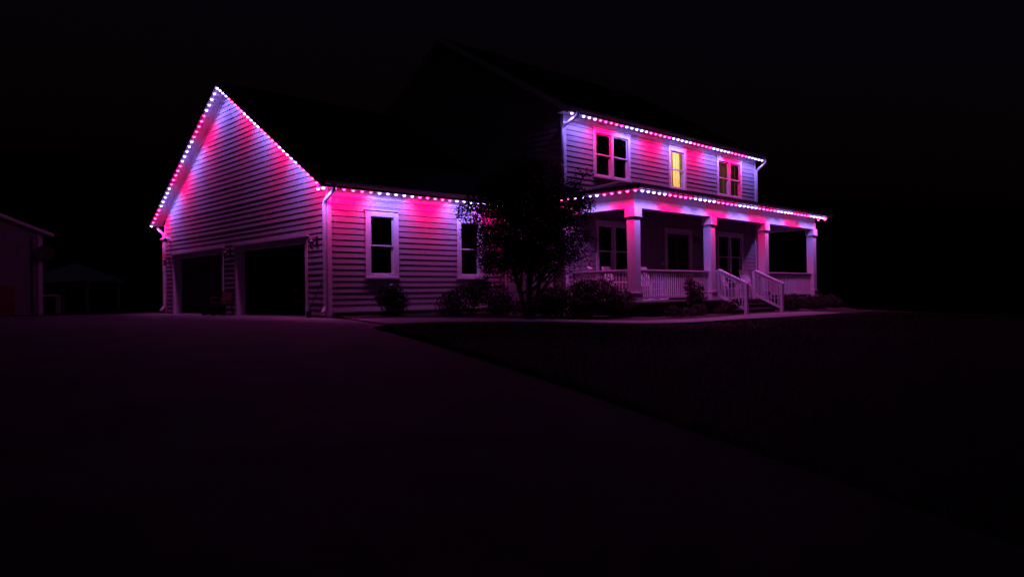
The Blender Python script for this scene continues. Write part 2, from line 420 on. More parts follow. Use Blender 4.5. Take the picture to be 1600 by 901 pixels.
MB().box(XL - .018, XL - .001, YW + .1, -.02, -.3, .17).build('foundation', M['foundation'], lw)
mb = MB(); mb.box(XR - .2, XR, YW + .2, MB_, -.3, ME + .2); mb.prism([(XR - .2, YW, ME + .2), (XR - .2, MB_, ME + .2), (XR - .2, RY, mund(RY) - .01)], (.2, 0, 0))
mb.box(XL + .2, XR - .2, MB_ - .2, MB_, -.3, ME + .2); mb.build('rear_wall', M['sheath'], house)
mb = MB(); mb.box(XL + .2, XR - .2, YW + .2, MB_ - .2, 3.1, 3.3); mb.box(XL + .2, XR - .2, YW + .2, MB_ - .2, ME - .05, ME + .05); mb.box(XL + .2, XR - .2, YW + 3.2, YW + 3.3, .2, 3.1); mb.box(XL + .2, XR - .2, YW + 3.2, YW + 3.3, 3.3, ME - .05)
mb.box(XL + .2, XR - .2, YW + .2, YW + 3.2, .1, .2)
mb.build('inner_floor', M['interior'], house)
# main roof
X0, X1 = XL - .32, XR + .12; zrm = mund(RY)
r1 = roof_slope(YW - .5, RY, ME - .05 * SL, zrm, X0, X1).build('roof', M['shingle'], house)
r2 = roof_slope(2 * RY - YW + .5, RY, ME - .05 * SL, zrm, X0, X1).build('roof', M['shingle'], house)
for s, rf in ((1, r1), (-1, r2)):
    f = lambda y: y if s == 1 else 2 * RY - y
    for xa, wdt in ((X0 - .024, .023), (X1 + .001, .023)):
        MB().prism([(xa, f(YW - .49), ME - .08), (xa, f(RY), zrm - .05), (xa, f(RY), zrm + .17), (xa, f(YW - .49), ME + .13)], (wdt, 0, 0)).build('rake_fascia', M['trim'], rf)
    MB().prism([(X0, f(YW - .4), ME + .01), (X0, f(RY), zrm - .012), (X0, f(RY), zrm - .002), (X0, f(YW - .4), ME + .02)], (.30, 0, 0)).build('rake_soffit', M['trim'], rf)
    y0, y1 = sorted((f(YW - .45), f(YW)))
    MB().box(X0, X1, y0, y1, ME + .002, ME + .018).build('eave_soffit', M['trim'], rf)
    y0, y1 = sorted((f(YW - .45), f(YW - .474)))
    MB().box(X0, X1, y0, y1, ME - .01, ME + .12).build('fascia', M['fascia'], rf)
    g = MB(); a = f(YW - .475); d = -1 if s == 1 else 1
    g.prism([(X0 - .02, a + d * p, ME + .02 + z) for p, z in prof], (X1 - X0 + .04, 0, 0)); g.build('gutter', M['gutter'], rf)
# one storey bump-out past the right corner
bo = MB().box(XR + .002, 20.7, -2.3, 1.5, -.3, 3.42).build('bump_out_wall', M['sheath'], house)
clap(bo, 'Y', -2.3, lambda z: (XR + .04, 20.66), .30, 3.4)
# front door
d_ = MB(); d_.box(12.32, 12.5, YW - .045, YW + .1, .29, 2.93); d_.box(14.0, 14.18, YW - .045, YW + .1, .29, 2.93); d_.box(12.5, 14.0, YW - .047, YW + .1, 2.76, 2.93); d_.box(12.28, 14.22, YW - .08, YW, 2.93, 2.965)
door = d_.build('front_door_casing', M['trim'], house)
fd = MB()
for a, b in ((12.5, 13.24), (13.26, 14.0)):
    fd.box(a, a + .1, YW + .03, YW + .075, .30, 2.76); fd.box(b - .1, b, YW + .03, YW + .075, .30, 2.76)
    fd.box(a + .1, b - .1, YW + .03, YW + .075, .30, .55); fd.box(a + .1, b - .1, YW + .03, YW + .075, 2.64, 2.76); fd.box(a + .1, b - .1, YW + .031, YW + .074, 1.35, 1.45)
fd = fd.build('front_door', M['darkdoor'], house)
MB().box(12.5, 14.0, YW + .045, YW + .055, .4, 2.7).build('pane', M['carglass'], fd)
MB().lathe([(.0, 0), (.03, .01), (.035, .04), (.015, .06)], 10).build('handle', M['metal'], fd).location = (13.18, YW + .0, 1.32)

# --- porch
PF = .284; PY = -5.27; CX = [7.05, 11.30, 15.12, 19.30]; CW = .28
fl = MB()
fl.box(6.93, 19.78, PY - .10, YW - .03, PF - .04, PF); porch = fl.build('porch_floor', M['porchwood'], house)
mb = MB(); mb.box(6.97, 19.74, PY - .06, PY, -.45, PF - .04); mb.box(6.97, 7.03, PY, YW - .03, -.45, PF - .04); mb.box(19.68, 19.74, PY, YW - .03, -.45, PF - .04)
mb.build('porch_skirt', M['darkwood'], house)
for k, x in enumerate(CX):
    c = MB().box(x, x + CW, PY, PY + CW, PF, 2.86).build('porch_column', M['trim'], house)
    MB().box(x - .04, x + CW + .04, PY - .04, PY + CW + .04, 2.84, 3.08).build('capital', M['trim'], c)
    MB().box(x - .055, x + CW + .055, PY - .055, PY + CW + .055, 2.815, 2.84).build('capital_moulding', M['trim'], c)
    MB().box(x - .035, x + CW + .035, PY - .035, PY + CW + .035, PF + .001, PF + .26).build('plinth', M['trim'], c)
    MB().box(x - .05, x + CW + .05, PY - .05, PY + CW + .05, PF + .26, PF + .285).build('plinth_moulding', M['trim'], c)
bx0, bx1 = CX[0], CX[3] + CW
mb = MB(); mb.box(bx0, bx1, PY, PY + CW, 3.08, 3.33); mb.box(bx0, bx0 + CW, PY + CW, YW - .03, 3.08, 3.33); mb.box(bx1 - CW, bx1, PY + CW, YW - .03, 3.08, 3.33)
beam = mb.build('porch_beam', M['trim'], house)
mb = MB(); mb.box(bx0 + .02, bx1 - .02, PY + .02, PY + CW, 3.33, 3.56); mb.box(bx0 + .02, bx0 + CW, PY + CW, YW - .03, 3.33, 3.56); mb.box(bx1 - CW, bx1 - .02, PY + CW, YW - .03, 3.33, 3.56)
mb.build('frieze', M['siding'], beam)
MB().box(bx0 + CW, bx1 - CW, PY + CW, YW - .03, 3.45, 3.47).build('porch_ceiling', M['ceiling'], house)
E0, E1, EY, ZP = 6.60, 20.02, PY - .42, 3.56
mb = MB(); mb.box(E0, E1, EY, PY + .02, ZP, ZP + .015); mb.box(E0, bx0 + .02, PY + .02, YW, ZP, ZP + .015); mb.box(bx1 - .02, E1, PY + .02, YW, ZP, ZP + .015)
rs = .24; D_ = YW - (EY - .05); zt = ZP + .06 + D_ * rs
A = (E0 - .05, EY - .05, ZP + .05); B = (E1 + .03, EY - .05, ZP + .05); Cc = (E0 - .05 + D_, YW, zt); Dd = (E1 + .03, YW, zt); F = (E0 - .05, YW, ZP + .05)
pr_ = MB(); th = Vector((0, 0, .07))
pr_.prism([A, B, Dd, Cc], th); pr_.prism([A, Cc, F], th)
pr_.prism([(E1 + .0, EY, ZP + .016), (E1 + .0, YW, ZP + .016), (E1, YW, zt - .01)], (.028, 0, 0))
proof = pr_.build('roof', M['shingle'], house)
mb.build('porch_soffit', M['trim'], proof)
mb = MB(); mb.box(E0, E1, EY - .022, EY, ZP - .01, ZP + .10); mb.box(E0 - .022, E0, EY - .022, YW, ZP - .01, ZP + .10); mb.build('fascia', M['fascia'], proof)
g = MB(); g.prism([(E0 - .02, EY - .023 - p, ZP + .012 + z) for p, z in prof], (E1 - E0 + .06, 0, 0)); g.build('gutter', M['gutter'], proof)

# railings
balm = MB().box(-.017, .017, -.017, .017, 0, 1).mesh('baluster', M['trim'])
def railing(a, b, z0=.40, z1=1.27):
    a = Vector(a); b = Vector(b); d = (b - a); n = max(2, int(d.length / .115)); dn = d.normalized()
    r = MB()
    r.bar((a.x, a.y, z1 - .02), (b.x, b.y, z1 - .02), .115, .04); r.bar((a.x, a.y, z1 - .074), (b.x, b.y, z1 - .074), .045, .068)
    rail = empty('railing', (0, 0, 0), 0, house); r.build('top_rail', M['trim'], rail); MB().bar((a.x, a.y, z0 + .03), (b.x, b.y, z0 + .03), .05, .07).build('bottom_rail', M['trim'], rail)
    for k in range(n):
        p = a + d * ((k + .5) / n); o = bpy.data.objects.new('baluster', balm); col.objects.link(o); o.parent = rail
        o.location = (p.x, p.y, z0 + .065); o.scale = (1, 1, z1 - .108 - z0 - .065)
ry = PY + CW / 2; SX0, SX1 = 11.85, 14.40
railing((CX[0] + CW, ry, 0), (CX[1], ry, 0)); railing((CX[1] + CW, ry, 0), (SX0 - .06, ry, 0)); railing((SX1 + .06, ry, 0), (CX[2], ry, 0)); railing((CX[2] + CW, ry, 0), (CX[3], ry, 0))
railing((CX[0] + CW / 2, PY + CW, 0), (CX[0] + CW / 2, YW - .03, 0)); railing((CX[3] + CW / 2, PY + CW, 0), (CX[3] + CW / 2, YW - .03, 0))
# steps
st = MB()
st.box(SX0 - .05, SX1 + .05, PY - .38, PY - .105, -.4, .085); st.box(SX0 - .05, SX1 + .05, PY - .66, PY - .38, -.4, -.075)
st = st.build('porch_steps', M['darkwood'], house)
for yy, z in ((PY - .40, .09), (PY - .68, -.07)):
    MB().box(SX0 - .07, SX1 + .07, yy, yy + .30, z - .004, z + .03).build('tread', M['porchwood'], st)
YB = -6.22
for x in (SX0, SX1):
    zb = G(x, YB)
    sr = empty('stair_railing', (0, 0, 0), 0, house)
    MB().box(x - .055, x + .055, PY + .02, PY + .13, PF, 1.30).build('newel', M['trim'], sr); MB().box(x - .055, x + .055, YB - .055, YB + .055, zb - .05, .80).build('newel', M['trim'], sr)
    q0 = Vector((x, PY + .03, 1.29)); q1 = Vector((x, YB - .09, .785))
    MB().bar(q0 + Vector((0, 0, .02)), q1 + Vector((0, 0, .02)), .13, .045).build('handrail', M['trim'], sr)
    MB().bar(q0 + Vector((0, .0, -.06)), Vector((x, YB, .74)), .045, .09).build('upper_rail', M['trim'], sr)
    lo0 = Vector((x, PY + .02, PF + .12)); lo1 = Vector((x, YB + .05, zb + .20)); MB().bar(lo0, lo1, .05, .08).build('lower_rail', M['trim'], sr)
    for k in range(7):
        t = (k + .7) / 7.4; y = lo0.y + (lo1.y - lo0.y) * t; z0 = lo0.z + (lo1.z - lo0.z) * t; z1 = 1.24 + (.74 - 1.24) * t
        o = bpy.data.objects.new('baluster', balm); col.objects.link(o); o.parent = sr; o.location = (x, y, z0); o.scale = (1, 1, z1 - z0)

# downspouts
def spout(pts, parent=house):
    s = MB(); r = .055
    pts = [Vector(p) for p in pts]; sm = [pts[0]]
    for i in range(1, len(pts) - 1):
        a, b, c = pts[i - 1], pts[i], pts[i + 1]
        l = min(.14, (b - a).length * .45, (c - b).length * .45)
        p0 = b + (a - b).normalized() * l; p1 = b + (c - b).normalized() * l
        for t in (0, .25, .5, .75, 1): sm.append((p0 * (1 - t) + b * t) * (1 - t) + (b * (1 - t) + p1 * t) * t)
    sm.append(pts[-1]); s.tube(sm, r, 10)
    o = s.build('downspout', M['gutter'], parent, True)
    for z in (1.2, 2.6, 4.6):
        p = pts[-2]
        if pts[-1].z + .3 < z < p.z - .2: MB().box(p.x - .05, p.x + .05, p.y - .05, p.y + .05, z, z + .03).build('strap', M['gutter'], o)
spout([(-.12, -.55, 3.63), (-.12, -.55, 3.50), (-.085, .06, 3.22), (-.085, .06, .25), (-.22, .02, .10)])
spout([(-.12, W + .55, 3.63), (-.12, W + .55, 3.50), (-.085, W - .05, 3.22), (-.085, W - .05, .25), (-.25, W - .02, .10)])
spout([(6.93, YW - .54, 6.27), (6.93, YW - .54, 6.16), (6.755, YW - .02, 5.86), (6.755, YW - .02, -.02)])
spout([(XR - .02, YW - .54, 6.27), (XR - .02, YW - .54, 6.12), (XR + .06, YW - .04, 5.82), (XR + .06, YW - .04, .4)])

# rooms behind the two lit windows
rm = MB(); ra, rb, ya, yb, za, zb_ = 12.2, 14.4, YW + .205, YW + 2.6, 3.32, ME - .06
rm.poly([(ra, yb, za), (rb, yb, za), (rb, yb, zb_), (ra, yb, zb_)]); rm.poly([(ra, ya, za), (ra, yb, za), (ra, yb, zb_), (ra, ya, zb_)]); rm.poly([(rb, ya, za), (rb, yb, za), (rb, yb, zb_), (rb, ya, zb_)])
rm.poly([(ra, ya, zb_), (rb, ya, zb_), (rb, yb, zb_), (ra, yb, zb_)]); rm.poly([(ra, ya, za), (rb, ya, za), (rb, yb, za), (ra, yb, za)])
rm.build('lit_room', M['yellowwall'], house)
def curt(u0, u1, y, z0, z1, mat, folds, name='curtain'):
    c = MB(); n = folds * 8
    for i in range(n + 1):
        t = i / n; x = u0 + (u1 - u0) * t; yy = y + .022 * math.sin(t * folds * 2 * math.pi) + .008 * math.sin(t * 31)
        c.v += [(x, yy, z0), (x + .01 * math.sin(t * 9), yy, z1)]
    for i in range(n): c.f.append((2 * i, 2 * i + 2, 2 * i + 3, 2 * i + 1))
    return c.build(name, mat, house, True)
curt(12.75, 13.13, YW + .26, 4.3, 6.1, M['blind'], 4); curt(13.10, 13.32, YW + .29, 4.3, 6.1, M['curtain'], 3); curt(13.30, 13.37, YW + .27, 4.3, 6.1, M['browncurtain'], 1); curt(13.40, 13.8, YW + .28, 4.3, 6.1, M['curtain'], 3)
MB().lathe([(.03, .12), (.10, .09), (.13, .0), (.10, -.09), (.03, -.12)][::-1], 14, (13.3, YW + 1.3, 5.9)).build('ceiling_lamp', M['roomlamp'], house, True)
pl = bpy.data.lights.new('lamp_light', 'POINT'); pl.energy = 125; pl.color = (1, .66, .42); pl.shadow_soft_size = .14
lo = bpy.data.objects.new('lamp_light', pl); col.objects.link(lo); lo.location = (13.3, YW + 1.3, 5.7); lo.parent = house
curt(16.2, 17.1, YW + .30, 4.3, 6.1, M['browncurtain'], 6); curt(17.3, 18.1, YW + .30, 4.3, 6.1, M['browncurtain'], 6)
pl = bpy.data.lights.new('lamp_light', 'POINT'); pl.energy = 34; pl.color = (1, .58, .38); pl.shadow_soft_size = .12
lo = bpy.data.objects.new('lamp_light', pl); col.objects.link(lo); lo.location = (17.1, YW + 1.6, 5.9); lo.parent = house
MB().box(15.4, 15.45, YW + .205, YW + 3.19, 3.31, ME - .06).build('inner_wall', M['interior'], house)

# ------------------------------------------------------------------ light strings
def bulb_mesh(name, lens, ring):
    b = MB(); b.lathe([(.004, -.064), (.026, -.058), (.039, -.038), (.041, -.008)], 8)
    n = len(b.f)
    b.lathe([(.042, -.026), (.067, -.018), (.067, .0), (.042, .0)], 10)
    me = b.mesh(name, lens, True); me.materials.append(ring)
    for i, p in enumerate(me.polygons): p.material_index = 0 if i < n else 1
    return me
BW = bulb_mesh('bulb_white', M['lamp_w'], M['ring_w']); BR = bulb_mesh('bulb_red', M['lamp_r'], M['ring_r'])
def beam(name, c, k):
    d = bpy.data.lights.new(name, 'SPOT'); d.energy = BEAM * k; d.color = c; d.spot_size = R(116); d.spot_blend = .8; d.shadow_soft_size = .03; return d
SW = beam('white_beam', WHITE_C, 1.15); SR = beam('red_beam', RED_C, 1.12)
def string(label, pts, reds, name='light_string', aim=(0, 0), path=None):
    s = tag(empty(name, pts[0]), label, 'light string', 'string lights along the roof edges')
    o0 = Vector(pts[0]); t = MB(); pp = path or [pts[0], pts[-1]]
    for a, b in zip(pp, pp[1:]): t.bar(Vector(a) - o0 + Vector((0, 0, .010)), Vector(b) - o0 + Vector((0, 0, .010)), .045, .016)
    t.build('track', M['track'], s)
    for p, r in zip(pts, reds):
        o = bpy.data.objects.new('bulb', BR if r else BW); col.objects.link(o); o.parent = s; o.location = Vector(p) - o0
        o.rotation_euler = (rng.uniform(-.08, .08), rng.uniform(-.08, .08), 0)
        q = .94 + .12 * rng.random(); o.scale = (q, q, q)
        l = bpy.data.objects.new('bulb_beam', SR if r else SW); col.objects.link(l); l.parent = o; l.location = (0, 0, -.075); l.rotation_euler = (aim[1], -aim[0], 0)
    return s
LX = -.42; T = R(32)         # the beams lean in towards the wall
und2 = lambda y: und(y) - .036
n = 30; dy = (W / 2 + .42) / 29.2
string('red and white bulbs down the steep outer slope of the garage gable', [(LX, W / 2 + .02 + i * dy, und2(W / 2 + .02 + i * dy)) for i in range(n)], [(i // 5) % 2 == 1 and i < 29 for i in range(n)], aim=(T, 0))
ptsR = [(LX, W / 2 - .23 - i * .2395, und2(W / 2 - .23 - i * .2395)) for i in range(28)]
string('red and white bulbs down the garage gable slope facing the downspout corner', ptsR + [(-.36, -.12, EZ - .03), (-.36, -.40, EZ - .03)], [i >= 3 and ((i - 3) // 5) % 2 == 0 and i < 28 for i in range(30)], aim=(T, 0), path=[ptsR[0], ptsR[-1], (-.36, -.12, EZ - .02), (-.36, -.40, EZ - .02)])
string('red and white bulbs under the low eave above the garage side windows', [(-.02 + i * .289, -.425, EZ - .022) for i in range(24)], [(i // 5) % 2 == 0 for i in range(24)], aim=(0, T * 1.3))
string('red and white bulbs under the topmost eave above the upstairs windows', [(6.77 + i * .2825, YW - .425, ME - .022) for i in range(45)], [(i // 5) % 2 == 1 for i in range(45)], aim=(0, T))
string('long row of red and white bulbs along the porch front eave', [(6.93 + i * .2825, EY + .03, ZP - .022) for i in range(46)], [(i // 5) % 2 == 1 for i in range(46)], aim=(0, T * .4))
string('short row of bulbs on the porch roof end beside the tree', [(E0 + .03, EY + .06 + i * .283, ZP - .022) for i in range(11)], [i < 5 or i >= 9 for i in range(11)], aim=(T * .5, 0))

string('bulbs on the far porch roof end, seen edge-on past the last column', [(E1 - .03, EY + .20 + i * .283, ZP - .022) for i in range(10)], [(i // 5) % 2 == 0 for i in range(10)], aim=(-T * .5, 0))

# ------------------------------------------------------------------ fixtures on the walls
def coach(loc, label, rz, group):
    t = tag(empty('wall_lantern', loc, rz), label, 'lantern', group)
    MB().box(-.055, .055, -.018, 0, -.16, .10).build('back_plate', M['black'], t)
    MB().tube([(0, -.01, .02), (0, -.09, .07), (0, -.16, .05), (0, -.17, .0)], .014, 8).build('arm', M['black'], t, True)
    MB().lathe([(.018, .02), (.03, .0), (.085, -.05), (.085, -.06), (.02, -.055)][::-1], 10, (0, -.17, 0)).build('lantern_cap', M['black'], t)
    MB().lathe([(.045, -.24), (.07, -.065), (.03, -.064)], 8, (0, -.17, 0)).build('lantern_glass', M['frost'], t)
    MB().lathe([(.012, -.275), (.05, -.25), (.05, -.24), (.01, -.239)], 8, (0, -.17, 0)).build('lantern_base', M['black'], t)
    return t
coach((-.024, .58, 2.20), 'unlit dark lantern on the garage pier beside the corner downspout', -math.pi / 2, 'garage wall lanterns')
coach((-.024, 6.60, 2.20), 'unlit dark lantern on the pier between the two garage doors', -math.pi / 2, 'garage wall lanterns')
coach((-.024, 12.62, 2.20), 'unlit dark lantern on the outermost garage pier under the floodlight', -math.pi / 2, 'garage wall lanterns')
coach((14.42, YW - .024, 2.62), 'dark wall lantern beside the front door under the porch', 0, None)
fl = tag(empty('floodlight', (-.024, 12.5, 2.98)), 'twin head floodlight low on the garage gable, pink in the glow', 'floodlight'); fl.scale = (1.4, 1.1, 1.4)
MB().lathe([(.06, 0), (.06, .02), (.03, .04)], 12).build('mount', M['trim'], fl).rotation_euler = (0, -math.pi / 2, 0)
for s in (-1, 1):
    h = MB(); h.tube([(-.03, 0, 0), (-.09, s * .09, .0)], .012, 8); h.tube([(-.07, s * .07, .03), (-.12, s * .15, .01), (-.18, s * .23, -.03)], [.035, .055, .07], 12)
    hd = h.build('lamp_head', M['trim'], fl, True)
    MB().tube([(-.18, s * .23, -.03), (-.186, s * .24, -.034)], [.06, .055], 12).build('lens', M['frost'], hd)
ub_ = tag(empty('utility_cabinet', (XL - .024, -1.82, 1.05)), 'pale utility cabinet on the wall behind the tree', 'cabinet')
MB().box(-.16, 0, -.42, .42, -.28, .30).build('cabinet_body', M['fascia'], ub_)
MB().box(-.175, -.162, -.39, .39, -.25, .27).build('cabinet_door', M['fascia'], ub_)
MB().box(-.19, .0, -.44, .44, .302, .325).build('cabinet_top', M['fascia'], ub_)
MB().tube([(-.08, -.3, -.28), (-.08, -.3, -1.15)], .03, 8).build('conduit', M['metal'], ub_)
fg = tag(empty('figurine', (CX[0] + CW / 2, -3.44, 1.272)), 'small pale bird figurine standing on the porch side rail', 'figurine')
b_ = MB(); b_.tube([(0, -.10, .07), (0, -.05, .075), (0, .02, .07), (0, .07, .10), (0, .09, .135), (0, .11, .14)], [.006, .026, .042, .034, .026, .006], 10)
b_.build('body', M['petal'], fg, True)
MB().tube([(0, .105, .14), (0, .135, .135)], [.009, .002], 6).build('beak', M['tail'], fg)
for s in (-1, 1): MB().tube([(s * .012, .02, .04), (s * .014, .02, .0)], .004, 5).build('leg', M['black'], fg)
wp = tag(empty('wall_plaque', (12.20, YW - .024, 1.62)), 'small round pale plaque beside the front door casing', 'plaque')
MB().lathe([(.075, 0), (.075, .015), (.06, .028), (.02, .03)], 14).build('plate', M['petal'], wp).rotation_euler = (math.pi / 2, 0, 0)
MB().lathe([(.018, .03), (.018, .045), (.008, .05)], 10).build('button', M['frost'], wp).rotation_euler = (math.pi / 2, 0, 0)

# ------------------------------------------------------------------ rocking chairs
def rocking_chair():
    t = empty('rocking_chair')
    mt = M['chairwhite']
    for s in (-1, 1):
        MB().tube([(s * .25, -.42, .06), (s * .25, -.2, .025), (s * .25, .1, .02), (s * .25, .35, .05), (s * .25, .52, .11)], .02, 6).build('rocker', mt, t)
        MB().bar((s * .25, -.22, .03), (s * .25, -.24, .62), .04, .04, (0, 1, 0)).build('leg', mt, t)
        MB().bar((s * .25, .2, .03), (s * .25, .26, .45), .04, .04, (0, 1, 0)).build('leg', mt, t)
        MB().bar((s * .25, .22, .38), (s * .25, .47, 1.12), .04, .04, (0, 1, 0)).build('back_post', mt, t)
        MB().bar((s * .27, -.30, .63), (s * .27, .32, .63), .08, .025).build('arm', mt, t)
    for k in range(6): MB().bar((-.25, -.22 + k * .085, .40 - k * .006), (.25, -.22 + k * .085, .40 - k * .006), .07, .02).build('seat_slat', mt, t)
    MB().bar((-.25, .455, 1.08), (.25, .455, 1.08), .03, .12).build('back_rail', mt, t)
    MB().bar((-.25, .285, .52), (.25, .285, .52), .03, .06).build('back_rail', mt, t)
    for k in range(6): MB().bar((-.19 + k * .076, .29, .53), (-.19 + k * .076, .452, 1.03), .045, .014, (0, 1, 0)).build('back_slat', mt, t)
    return t
rc = rocking_chair()
for i, (x, y, a, lb) in enumerate([
    (8.25, -3.75, 12, 'white rocking chair at the porch end, behind the shrub'),
    (9.55, -4.05, -10, 'white rocking chair on the porch just past the corner column'),
    (15.05, -3.95, 14, 'white rocking chair on the porch seen through the stair railing'),
    (16.9, -3.8, -12, 'white rocking chair on the porch past the steps, by the end window')]):
    o = rc if i == 0 else copy_tree(rc)
    o.location = (x, y, PF + .004); o.rotation_euler.z = R(a); tag(o, lb, 'chair', 'rocking chairs on the porch')

# ------------------------------------------------------------------ plants
def leaf(mb, c, L, wd, r):
    a = r.uniform(0, 6.283); e = r.uniform(-1.1, .9)
    d = Vector((math.cos(a) * math.cos(e), math.sin(a) * math.cos(e), math.sin(e)))
    s = d.orthogonal().normalized(); s.rotate(Matrix.Rotation(r.uniform(0, 6.283), 3, d))
    n = d.cross(s); b = len(mb.v); c = Vector(c)
    mb.v += [tuple(c), tuple(c + d * L * .5 + s * wd * .5 + n * wd * .12), tuple(c + d * L), tuple(c + d * L * .5 - s * wd * .5 + n * wd * .12)]
    mb.f += [(b, b + 1, b + 2), (b, b + 2, b + 3)]
def blob(mb, c, rad, n, L, wd, r, hollow=.45):
    for _ in range(n):
        while True:
            p = Vector((r.uniform(-1, 1), r.uniform(-1, 1), r.uniform(-1, 1)))
            if hollow * r.random() < p.length < 1: break
        leaf(mb, (c[0] + p.x * rad[0], c[1] + p.y * rad[1], c[2] + p.z * rad[2]), L * r.uniform(.6, 1.3), wd * r.uniform(.7, 1.2), r)
# small tree in the bed
tr_ = tag(empty('ornamental_tree', (4.0, -3.84, G(4.0, -3.84))), 'small dark leafy tree standing before the house between garage and porch', 'tree')
tr_.scale = (.93, .93, .96)
r = random.Random(21); tk = MB(); cr = MB()
LAT = Vector((.72, -.693, 0)); DEP = Vector((.693, .72, 0))
def limb(a, b, r0, r1, wob=.06):
    pts = []; a = Vector(a); b = Vector(b)
    for k in range(6):
        t = k / 5; p = a.lerp(b, t)
        if 0 < k < 5: p += Vector((r.uniform(-wob, wob), r.uniform(-wob, wob), r.uniform(-wob, wob)))
        pts.append(p)
    tk.tube(pts, [r0 + (r1 - r0) * k / 5 for k in range(6)], 8); return pts
tips = []
stems = [limb((0, 0, -.1), LAT * -.55 + Vector((0, 0, 1.9)), .085, .055), limb((.04, .03, -.1), LAT * .05 + DEP * .2 + Vector((0, 0, 2.3)), .10, .06), limb((.05, -.05, -.1), LAT * .62 + Vector((0, 0, 1.8)), .08, .05), limb((0, .05, -.1), DEP * -.35 + LAT * .2 + Vector((0, 0, 2.0)), .07, .045)]
for s in stems:
    for k in range(7):
        a = s[r.choice([2, 3, 4, 5, 5])]
        d = Vector((r.uniform(-1, 1), r.uniform(-1, 1), r.uniform(.1, 1.2))).normalized()
        b = a + d * r.uniform(.7, 1.5); limb(a, b, .035, .012, .05); tips.append(b)
        for q in range(2):
            d2 = (d + Vector((r.uniform(-1, 1), r.uniform(-1, 1), r.uniform(-.6, .8)))).normalized(); b2 = a.lerp(b, .7) + d2 * r.uniform(.4, .8)
            limb(a.lerp(b, .7), b2, .014, .006, .03); tips.append(b2)
tk.build('trunk', M['bark'], tr_, True)
for p in tips: blob(cr, p, (.38, .38, .30), 130, .065, .036, r, .2)
cl = [(-1.75, 0, 3.15, .42), (-1.55, .2, 2.55, .5), (-1.35, -.2, 3.5, .5), (-1.3, .1, 1.95, .45), (-.95, 0, 2.9, .75), (-.9, .1, 3.85, .6), (-.8, -.2, 2.0, .6), (-.25, 0, 3.4, .95), (-.2, .2, 4.25, .7), (-.1, -.3, 2.3, .8), (.35, 0, 3.1, .95), (.4, .1, 4.1, .75), (.7, .2, 2.2, .65), (1.0, 0, 3.3, .75), (1.05, .1, 2.6, .6), (1.45, -.1, 2.95, .5), (1.35, .2, 3.7, .5), (1.75, 0, 3.35, .35), (1.2, 0, 1.9, .42), (.1, .0, 1.75, .5), (-.45, 0, 1.6, .4), (-.9, .1, 1.65, .45), (-1.2, 0, 1.6, .35), (1.55, 0, 2.35, .35), (.5, -.2, 1.75, .35)]
cl += [(-1.05, -.4, 3.3, .5), (-.75, .4, 2.5, .5), (-.55, -.4, 3.0, .6), (-1.1, .3, 2.5, .45), (-.6, .3, 3.6, .55), (.9, -.4, 3.0, .5), (.7, .4, 3.6, .5), (-.35, .5, 2.1, .45)]
for a, b, z, rad in cl:
    c = LAT * a + DEP * b + Vector((0, 0, z))
    blob(cr, c, (rad, rad, rad * .8), int(3600 * rad ** 2.0) + 120, .068, .038, r, .3)
for _ in range(60):
    c = LAT * r.uniform(-2.0, 1.9) + DEP * r.uniform(-1, 1) + Vector((0, 0, r.uniform(1.6, 4.6)))
    if abs(c.dot(LAT)) > .9: blob(cr, c, (.22, .22, .14), 46, .065, .034, r, .1)
tag(cr.build('crown', M['leaf'], tr_), kind='stuff')

def shrub(name, loc, blobs, n, label, cat='shrub', mat='leaf2', L=.07, wd=.045, seed=1, group=None, flowers=0, stems=8):
    r = random.Random(seed); t = tag(empty(name, (loc[0], loc[1], G(*loc))), label, cat, group)
    st_ = MB(); lf = MB()
    for b in blobs:
        blob(lf, b[:3], b[3:6], int(1.9 * n * b[3] * b[5]), L, wd, r, .4)
        for _ in range(stems): st_.tube([(b[0] * .3, b[1] * .3, -.02), (b[0] * .7, b[1] * .7, b[2] * .5), (b[0] + r.uniform(-.7, .7) * b[3], b[1] + r.uniform(-.7, .7) * b[4], b[2] + r.uniform(-.2, .7) * b[5])], [.012, .009, .004], 5)
    st_.build('stem', M['bark'], t); tag(lf.build('foliage', M[mat], t), kind='stuff')
    for k in range(flowers):
        b = blobs[k % len(blobs)]; d = Vector((r.uniform(-1, .3), r.uniform(-1, -.2), r.uniform(.0, 1))).normalized()
        f = MB()
        for q in range(5):
            a = q * 1.2566; f.poly([(0, 0, 0), (.035 * math.cos(a - .5), .035 * math.sin(a - .5), .012), (.055 * math.cos(a), .055 * math.sin(a), .018), (.035 * math.cos(a + .5), .035 * math.sin(a + .5), .012)])
        o = f.build('blossom', M['petal'], t); o.location = (b[0] + d.x * b[3], b[1] + d.y * b[4], b[2] + d.z * b[5]); o.rotation_euler = (r.uniform(-.3, .9), r.uniform(-.6, .3), r.uniform(0, 3)); s = r.uniform(.7, 1.1); o.scale = (s, s, s)
    return t
g_ = 'foundation shrubs'
shrub('flowering_shrub', (1.55, -.78), [(0, 0, .45, .40, .35, .42), (-.25, .0, .62, .28, .25, .30), (.28, .05, .42, .32, .3, .38), (.1, 0, .78, .2, .2, .2)], 3400, 'low dark shrub dotted with white blooms under the garage window', seed=3, group=g_, flowers=12)
shrub('leafy_shrub', (3.45, -1.75), [(0, 0, .45, .62, .5, .5), (.42, -.2, .75, .42, .4, .42), (.95, -.45, .5, .5, .45, .5), (-.45, .2, .35, .4, .4, .4), (.5, -.3, 1.0, .22, .22, .22)], 2600, 'broad dark shrub under the second garage window beside the tree', seed=4, group=g_)
